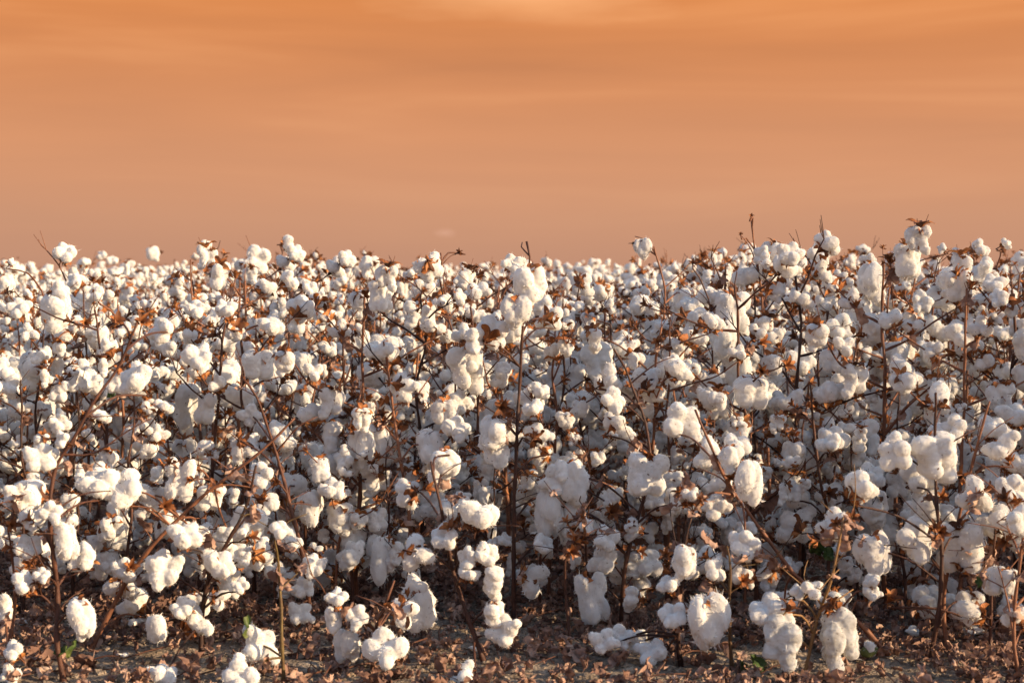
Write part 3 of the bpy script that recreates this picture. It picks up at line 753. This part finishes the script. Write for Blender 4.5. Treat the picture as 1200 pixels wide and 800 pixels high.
# cotton fallen to the ground
TUFTS = [(157,742,26,'flat tuft of fallen cotton on the bare soil left of the crowded plant'),(145,775,14,'tiny scrap of fallen cotton on soil at the bottom left'),(30,735,20,'scrap of fallen cotton on soil beside the left edge stem'),
 (1076,751,24,'fallen cotton tuft on the leaf litter between the two dark stems at the right'),(1139,751,20,'small fallen cotton tuft cupped by a dead leaf at the right'),(1180,748,18,'rightmost small fallen cotton tuft on the litter'),(560,770,16,'scrap of fallen cotton beside the pale leaning stem'),(1035,668,18,'little fallen tuft of cotton further back on the right litter')]
for px, py, w, lab in TUFTS:
    d = H*1.0/((py-322)/F); d = min(d, 6); c = at(px, py, d); c.z = ground_z(c.x, c.y)
    Lt = random.choice(LINT['h'] + LINT['u'][:3]); s = w/F*d/.08
    o = link('cotton_tuft', Lt['fine'], None, Matrix.Translation(c) @ Matrix.Rotation(rnd(0, 6), 4, 'Z') @ Matrix.Diagonal((s, s*1.2, s*.6, 1)))
    tag(o, lab, 'cotton tuft', 'cotton fallen to the ground')
# a boll still half in its green hull, lying at the bottom right
c = at(1021, 771, 4.35); c.z = max(.0, c.z)
root = empty('green_boll', c); tag(root, 'half open green hulled boll lying on the litter at the bottom right', 'cotton boll')
bm = bmesh.new(); bmesh.ops.create_uvsphere(bm, u_segments=20, v_segments=14, radius=1)
for v in bm.verts:
    a = math.atan2(v.co.y, v.co.x); r_ = 1-.10*abs(math.cos(a*2))**6; v.co.x *= r_*.9; v.co.y *= r_*.9; v.co.z = v.co.z*1.15 + (max(0, v.co.z)**6)*.35; v.co *= .018
me = bpy.data.meshes.new('hull'); bm.to_mesh(me); bm.free(); me.materials.append(M_HULL)
for q in me.polygons: q.use_smooth = True
link('hull', me, root, Matrix.Translation((-.008, 0, .018)) @ Matrix.Rotation(1.3, 4, 'Y'))
link('lint', LINT['h'][0]['fine'], root, Matrix.Translation((.008, .012, .004)) @ Matrix.Scale(.75, 4))

# ------------------------------------------------------------------ light and sky
EL, AZ = math.radians(17), math.radians(109)     # azimuth clockwise from the view direction
sd = Vector((math.sin(AZ)*math.cos(EL), math.cos(AZ)*math.cos(EL), math.sin(EL)))
ld = bpy.data.lights.new('sun', 'SUN'); ld.energy = 5.0; ld.angle = math.radians(.6); ld.color = (1, .755, .47)
lo = bpy.data.objects.new('sun', ld); COL.objects.link(lo); lo.rotation_euler = sd.to_track_quat('Z', 'Y').to_euler(); lo.location = sd*30
w = bpy.data.worlds.new('World'); S.world = w; w.use_nodes = True; nt = w.node_tree; nd = nt.nodes; lk = nt.links; nd.clear()
out = N(nd, 'ShaderNodeOutputWorld'); tc = N(nd, 'ShaderNodeTexCoord')
sky = N(nd, 'ShaderNodeTexSky', sky_type='NISHITA'); sky.sun_disc = False; sky.sun_elevation = EL; sky.sun_rotation = AZ
b1 = N(nd, 'ShaderNodeBackground'); b1.inputs['Strength'].default_value = .165; lk.new(sky.outputs[0], b1.inputs[0])
sx = N(nd, 'ShaderNodeSeparateXYZ'); lk.new(tc.outputs['Generated'], sx.inputs[0])
# sunset band: colour by elevation, streaked by stretched cloud noise
mp = N(nd, 'ShaderNodeMapping'); mp.inputs['Scale'].default_value = (2.6, 2.6, 30); mp.inputs['Rotation'].default_value = (0, math.radians(.8), 0); mp.inputs['Location'].default_value = (3.3, .4, 1.2)
lk.new(tc.outputs['Generated'], mp.inputs['Vector'])
cn = N(nd, 'ShaderNodeTexNoise'); cn.inputs['Scale'].default_value = 1.0; cn.inputs['Detail'].default_value = 4; cn.inputs['Roughness'].default_value = .5; cn.inputs['Distortion'].default_value = .4
lk.new(mp.outputs[0], cn.inputs['Vector'])
zr = N(nd, 'ShaderNodeMapRange'); zr.inputs['From Max'].default_value = .165; lk.new(sx.outputs['Z'], zr.inputs['Value'])
sr = ramp(nd, [(0, (.42, .218, .142)), (.2, (.50, .248, .144)), (.45, (.56, .250, .124)), (.75, (.55, .215, .086)), (1, (.59, .208, .064))])
lk.new(zr.outputs[0], sr.inputs[0])
am = N(nd, 'ShaderNodeMath', operation='MULTIPLY'); lk.new(zr.outputs[0], am.inputs[0])
cr = N(nd, 'ShaderNodeMapRange'); cr.inputs['From Min'].default_value = .3; cr.inputs['From Max'].default_value = .7; cr.inputs['To Min'].default_value = -.75; cr.inputs['To Max'].default_value = .55
lk.new(cn.outputs[0], cr.inputs['Value']); lk.new(cr.outputs[0], am.inputs[1])
pos = ramp(nd, [(0, (0, 0, 0)), (1, (.20, .12, .055))]); neg = ramp(nd, [(0, (0, 0, 0)), (1, (.12, .045, .012))])
ng = N(nd, 'ShaderNodeMath', operation='MULTIPLY'); ng.inputs[1].default_value = -1; lk.new(am.outputs[0], ng.inputs[0])
lk.new(am.outputs[0], pos.inputs[0]); lk.new(ng.outputs[0], neg.inputs[0])
ad = N(nd, 'ShaderNodeMix', data_type='RGBA', blend_type='ADD'); ad.inputs['Factor'].default_value = 1; lk.new(sr.outputs[0], ad.inputs['A']); lk.new(pos.outputs[0], ad.inputs['B'])
su = N(nd, 'ShaderNodeMix', data_type='RGBA', blend_type='SUBTRACT'); su.inputs['Factor'].default_value = 1; lk.new(ad.outputs['Result'], su.inputs['A']); lk.new(neg.outputs[0], su.inputs['B'])
gd = (at(620, 2, 10)-Vector((0, 0, H))).normalized()
gs = N(nd, 'ShaderNodeVectorMath', operation='SUBTRACT'); gs.inputs[1].default_value = gd; lk.new(tc.outputs['Generated'], gs.inputs[0])
gm = N(nd, 'ShaderNodeMapping'); gm.inputs['Scale'].default_value = (11, 6, 75); gm.inputs['Rotation'].default_value = (0, math.radians(3), 0); lk.new(gs.outputs[0], gm.inputs['Vector'])
gn = N(nd, 'ShaderNodeTexNoise'); gn.inputs['Scale'].default_value = 1.6; gn.inputs['Detail'].default_value = 5; lk.new(gm.outputs[0], gn.inputs['Vector'])
gl = N(nd, 'ShaderNodeVectorMath', operation='LENGTH'); lk.new(gm.outputs[0], gl.inputs[0])
ga = N(nd, 'ShaderNodeMath', operation='ADD'); lk.new(gl.outputs['Value'], ga.inputs[0]); lk.new(gn.outputs[0], ga.inputs[1])
gr = ramp(nd, [(0, (.22, .17, .09)), (.22, (.18, .13, .07)), (.65, (0, 0, 0))]); g2 = N(nd, 'ShaderNodeMapRange'); g2.inputs['From Max'].default_value = 2.4; lk.new(ga.outputs[0], g2.inputs['Value']); lk.new(g2.outputs[0], gr.inputs[0])
# one faint pink wisp just above the horizon
wd = (at(522, 273, 10)-Vector((0, 0, H))).normalized()
ws = N(nd, 'ShaderNodeVectorMath', operation='SUBTRACT'); ws.inputs[1].default_value = wd; lk.new(tc.outputs['Generated'], ws.inputs[0])
wm = N(nd, 'ShaderNodeMapping'); wm.inputs['Scale'].default_value = (170, 60, 380); wm.inputs['Rotation'].default_value = (0, math.radians(25), 0); lk.new(ws.outputs[0], wm.inputs['Vector'])
wn = N(nd, 'ShaderNodeTexNoise'); wn.inputs['Scale'].default_value = .9; lk.new(wm.outputs[0], wn.inputs['Vector'])
wl = N(nd, 'ShaderNodeVectorMath', operation='LENGTH'); lk.new(wm.outputs[0], wl.inputs[0])
wa = N(nd, 'ShaderNodeMath', operation='ADD'); lk.new(wl.outputs['Value'], wa.inputs[0]); lk.new(wn.outputs[0], wa.inputs[1])
wr = ramp(nd, [(.55, (.075, .055, .05)), (1.0, (0, 0, 0))]); wr2 = N(nd, 'ShaderNodeMapRange'); wr2.inputs['From Max'].default_value = 2.2; lk.new(wa.outputs[0], wr2.inputs['Value']); lk.new(wr2.outputs[0], wr.inputs[0])
wr.color_ramp.elements[0].position = .25; wr.color_ramp.elements[1].position = .8
a2 = N(nd, 'ShaderNodeMix', data_type='RGBA', blend_type='ADD'); a2.inputs['Factor'].default_value = 1; a3 = N(nd, 'ShaderNodeMix', data_type='RGBA', blend_type='ADD'); a3.inputs['Factor'].default_value = 1; lk.new(su.outputs['Result'], a3.inputs['A']); lk.new(gr.outputs[0], a3.inputs['B']); lk.new(a3.outputs['Result'], a2.inputs['A']); lk.new(wr.outputs[0], a2.inputs['B'])
b2 = N(nd, 'ShaderNodeBackground'); b2.inputs['Strength'].default_value = .665; lk.new(a2.outputs['Result'], b2.inputs[0])
band = N(nd, 'ShaderNodeMapRange', interpolation_type='SMOOTHSTEP'); band.inputs['From Min'].default_value = .17; band.inputs['From Max'].default_value = .28; lk.new(sx.outputs['Z'], band.inputs['Value'])
mx = N(nd, 'ShaderNodeMixShader'); lk.new(band.outputs[0], mx.inputs[0]); lk.new(b2.outputs[0], mx.inputs[1]); lk.new(b1.outputs[0], mx.inputs[2]); lk.new(mx.outputs[0], out.inputs[0])

S.view_settings.view_transform = 'Standard'; S.view_settings.look = 'None'; S.view_settings.gamma = 1; S.view_settings.exposure = .92
S.render.engine = 'CYCLES'
c = S.cycles; c.max_bounces = 6; c.diffuse_bounces = 3; c.glossy_bounces = 2; c.transmission_bounces = 3; c.use_denoising = True
print('objects', len(bpy.data.objects))
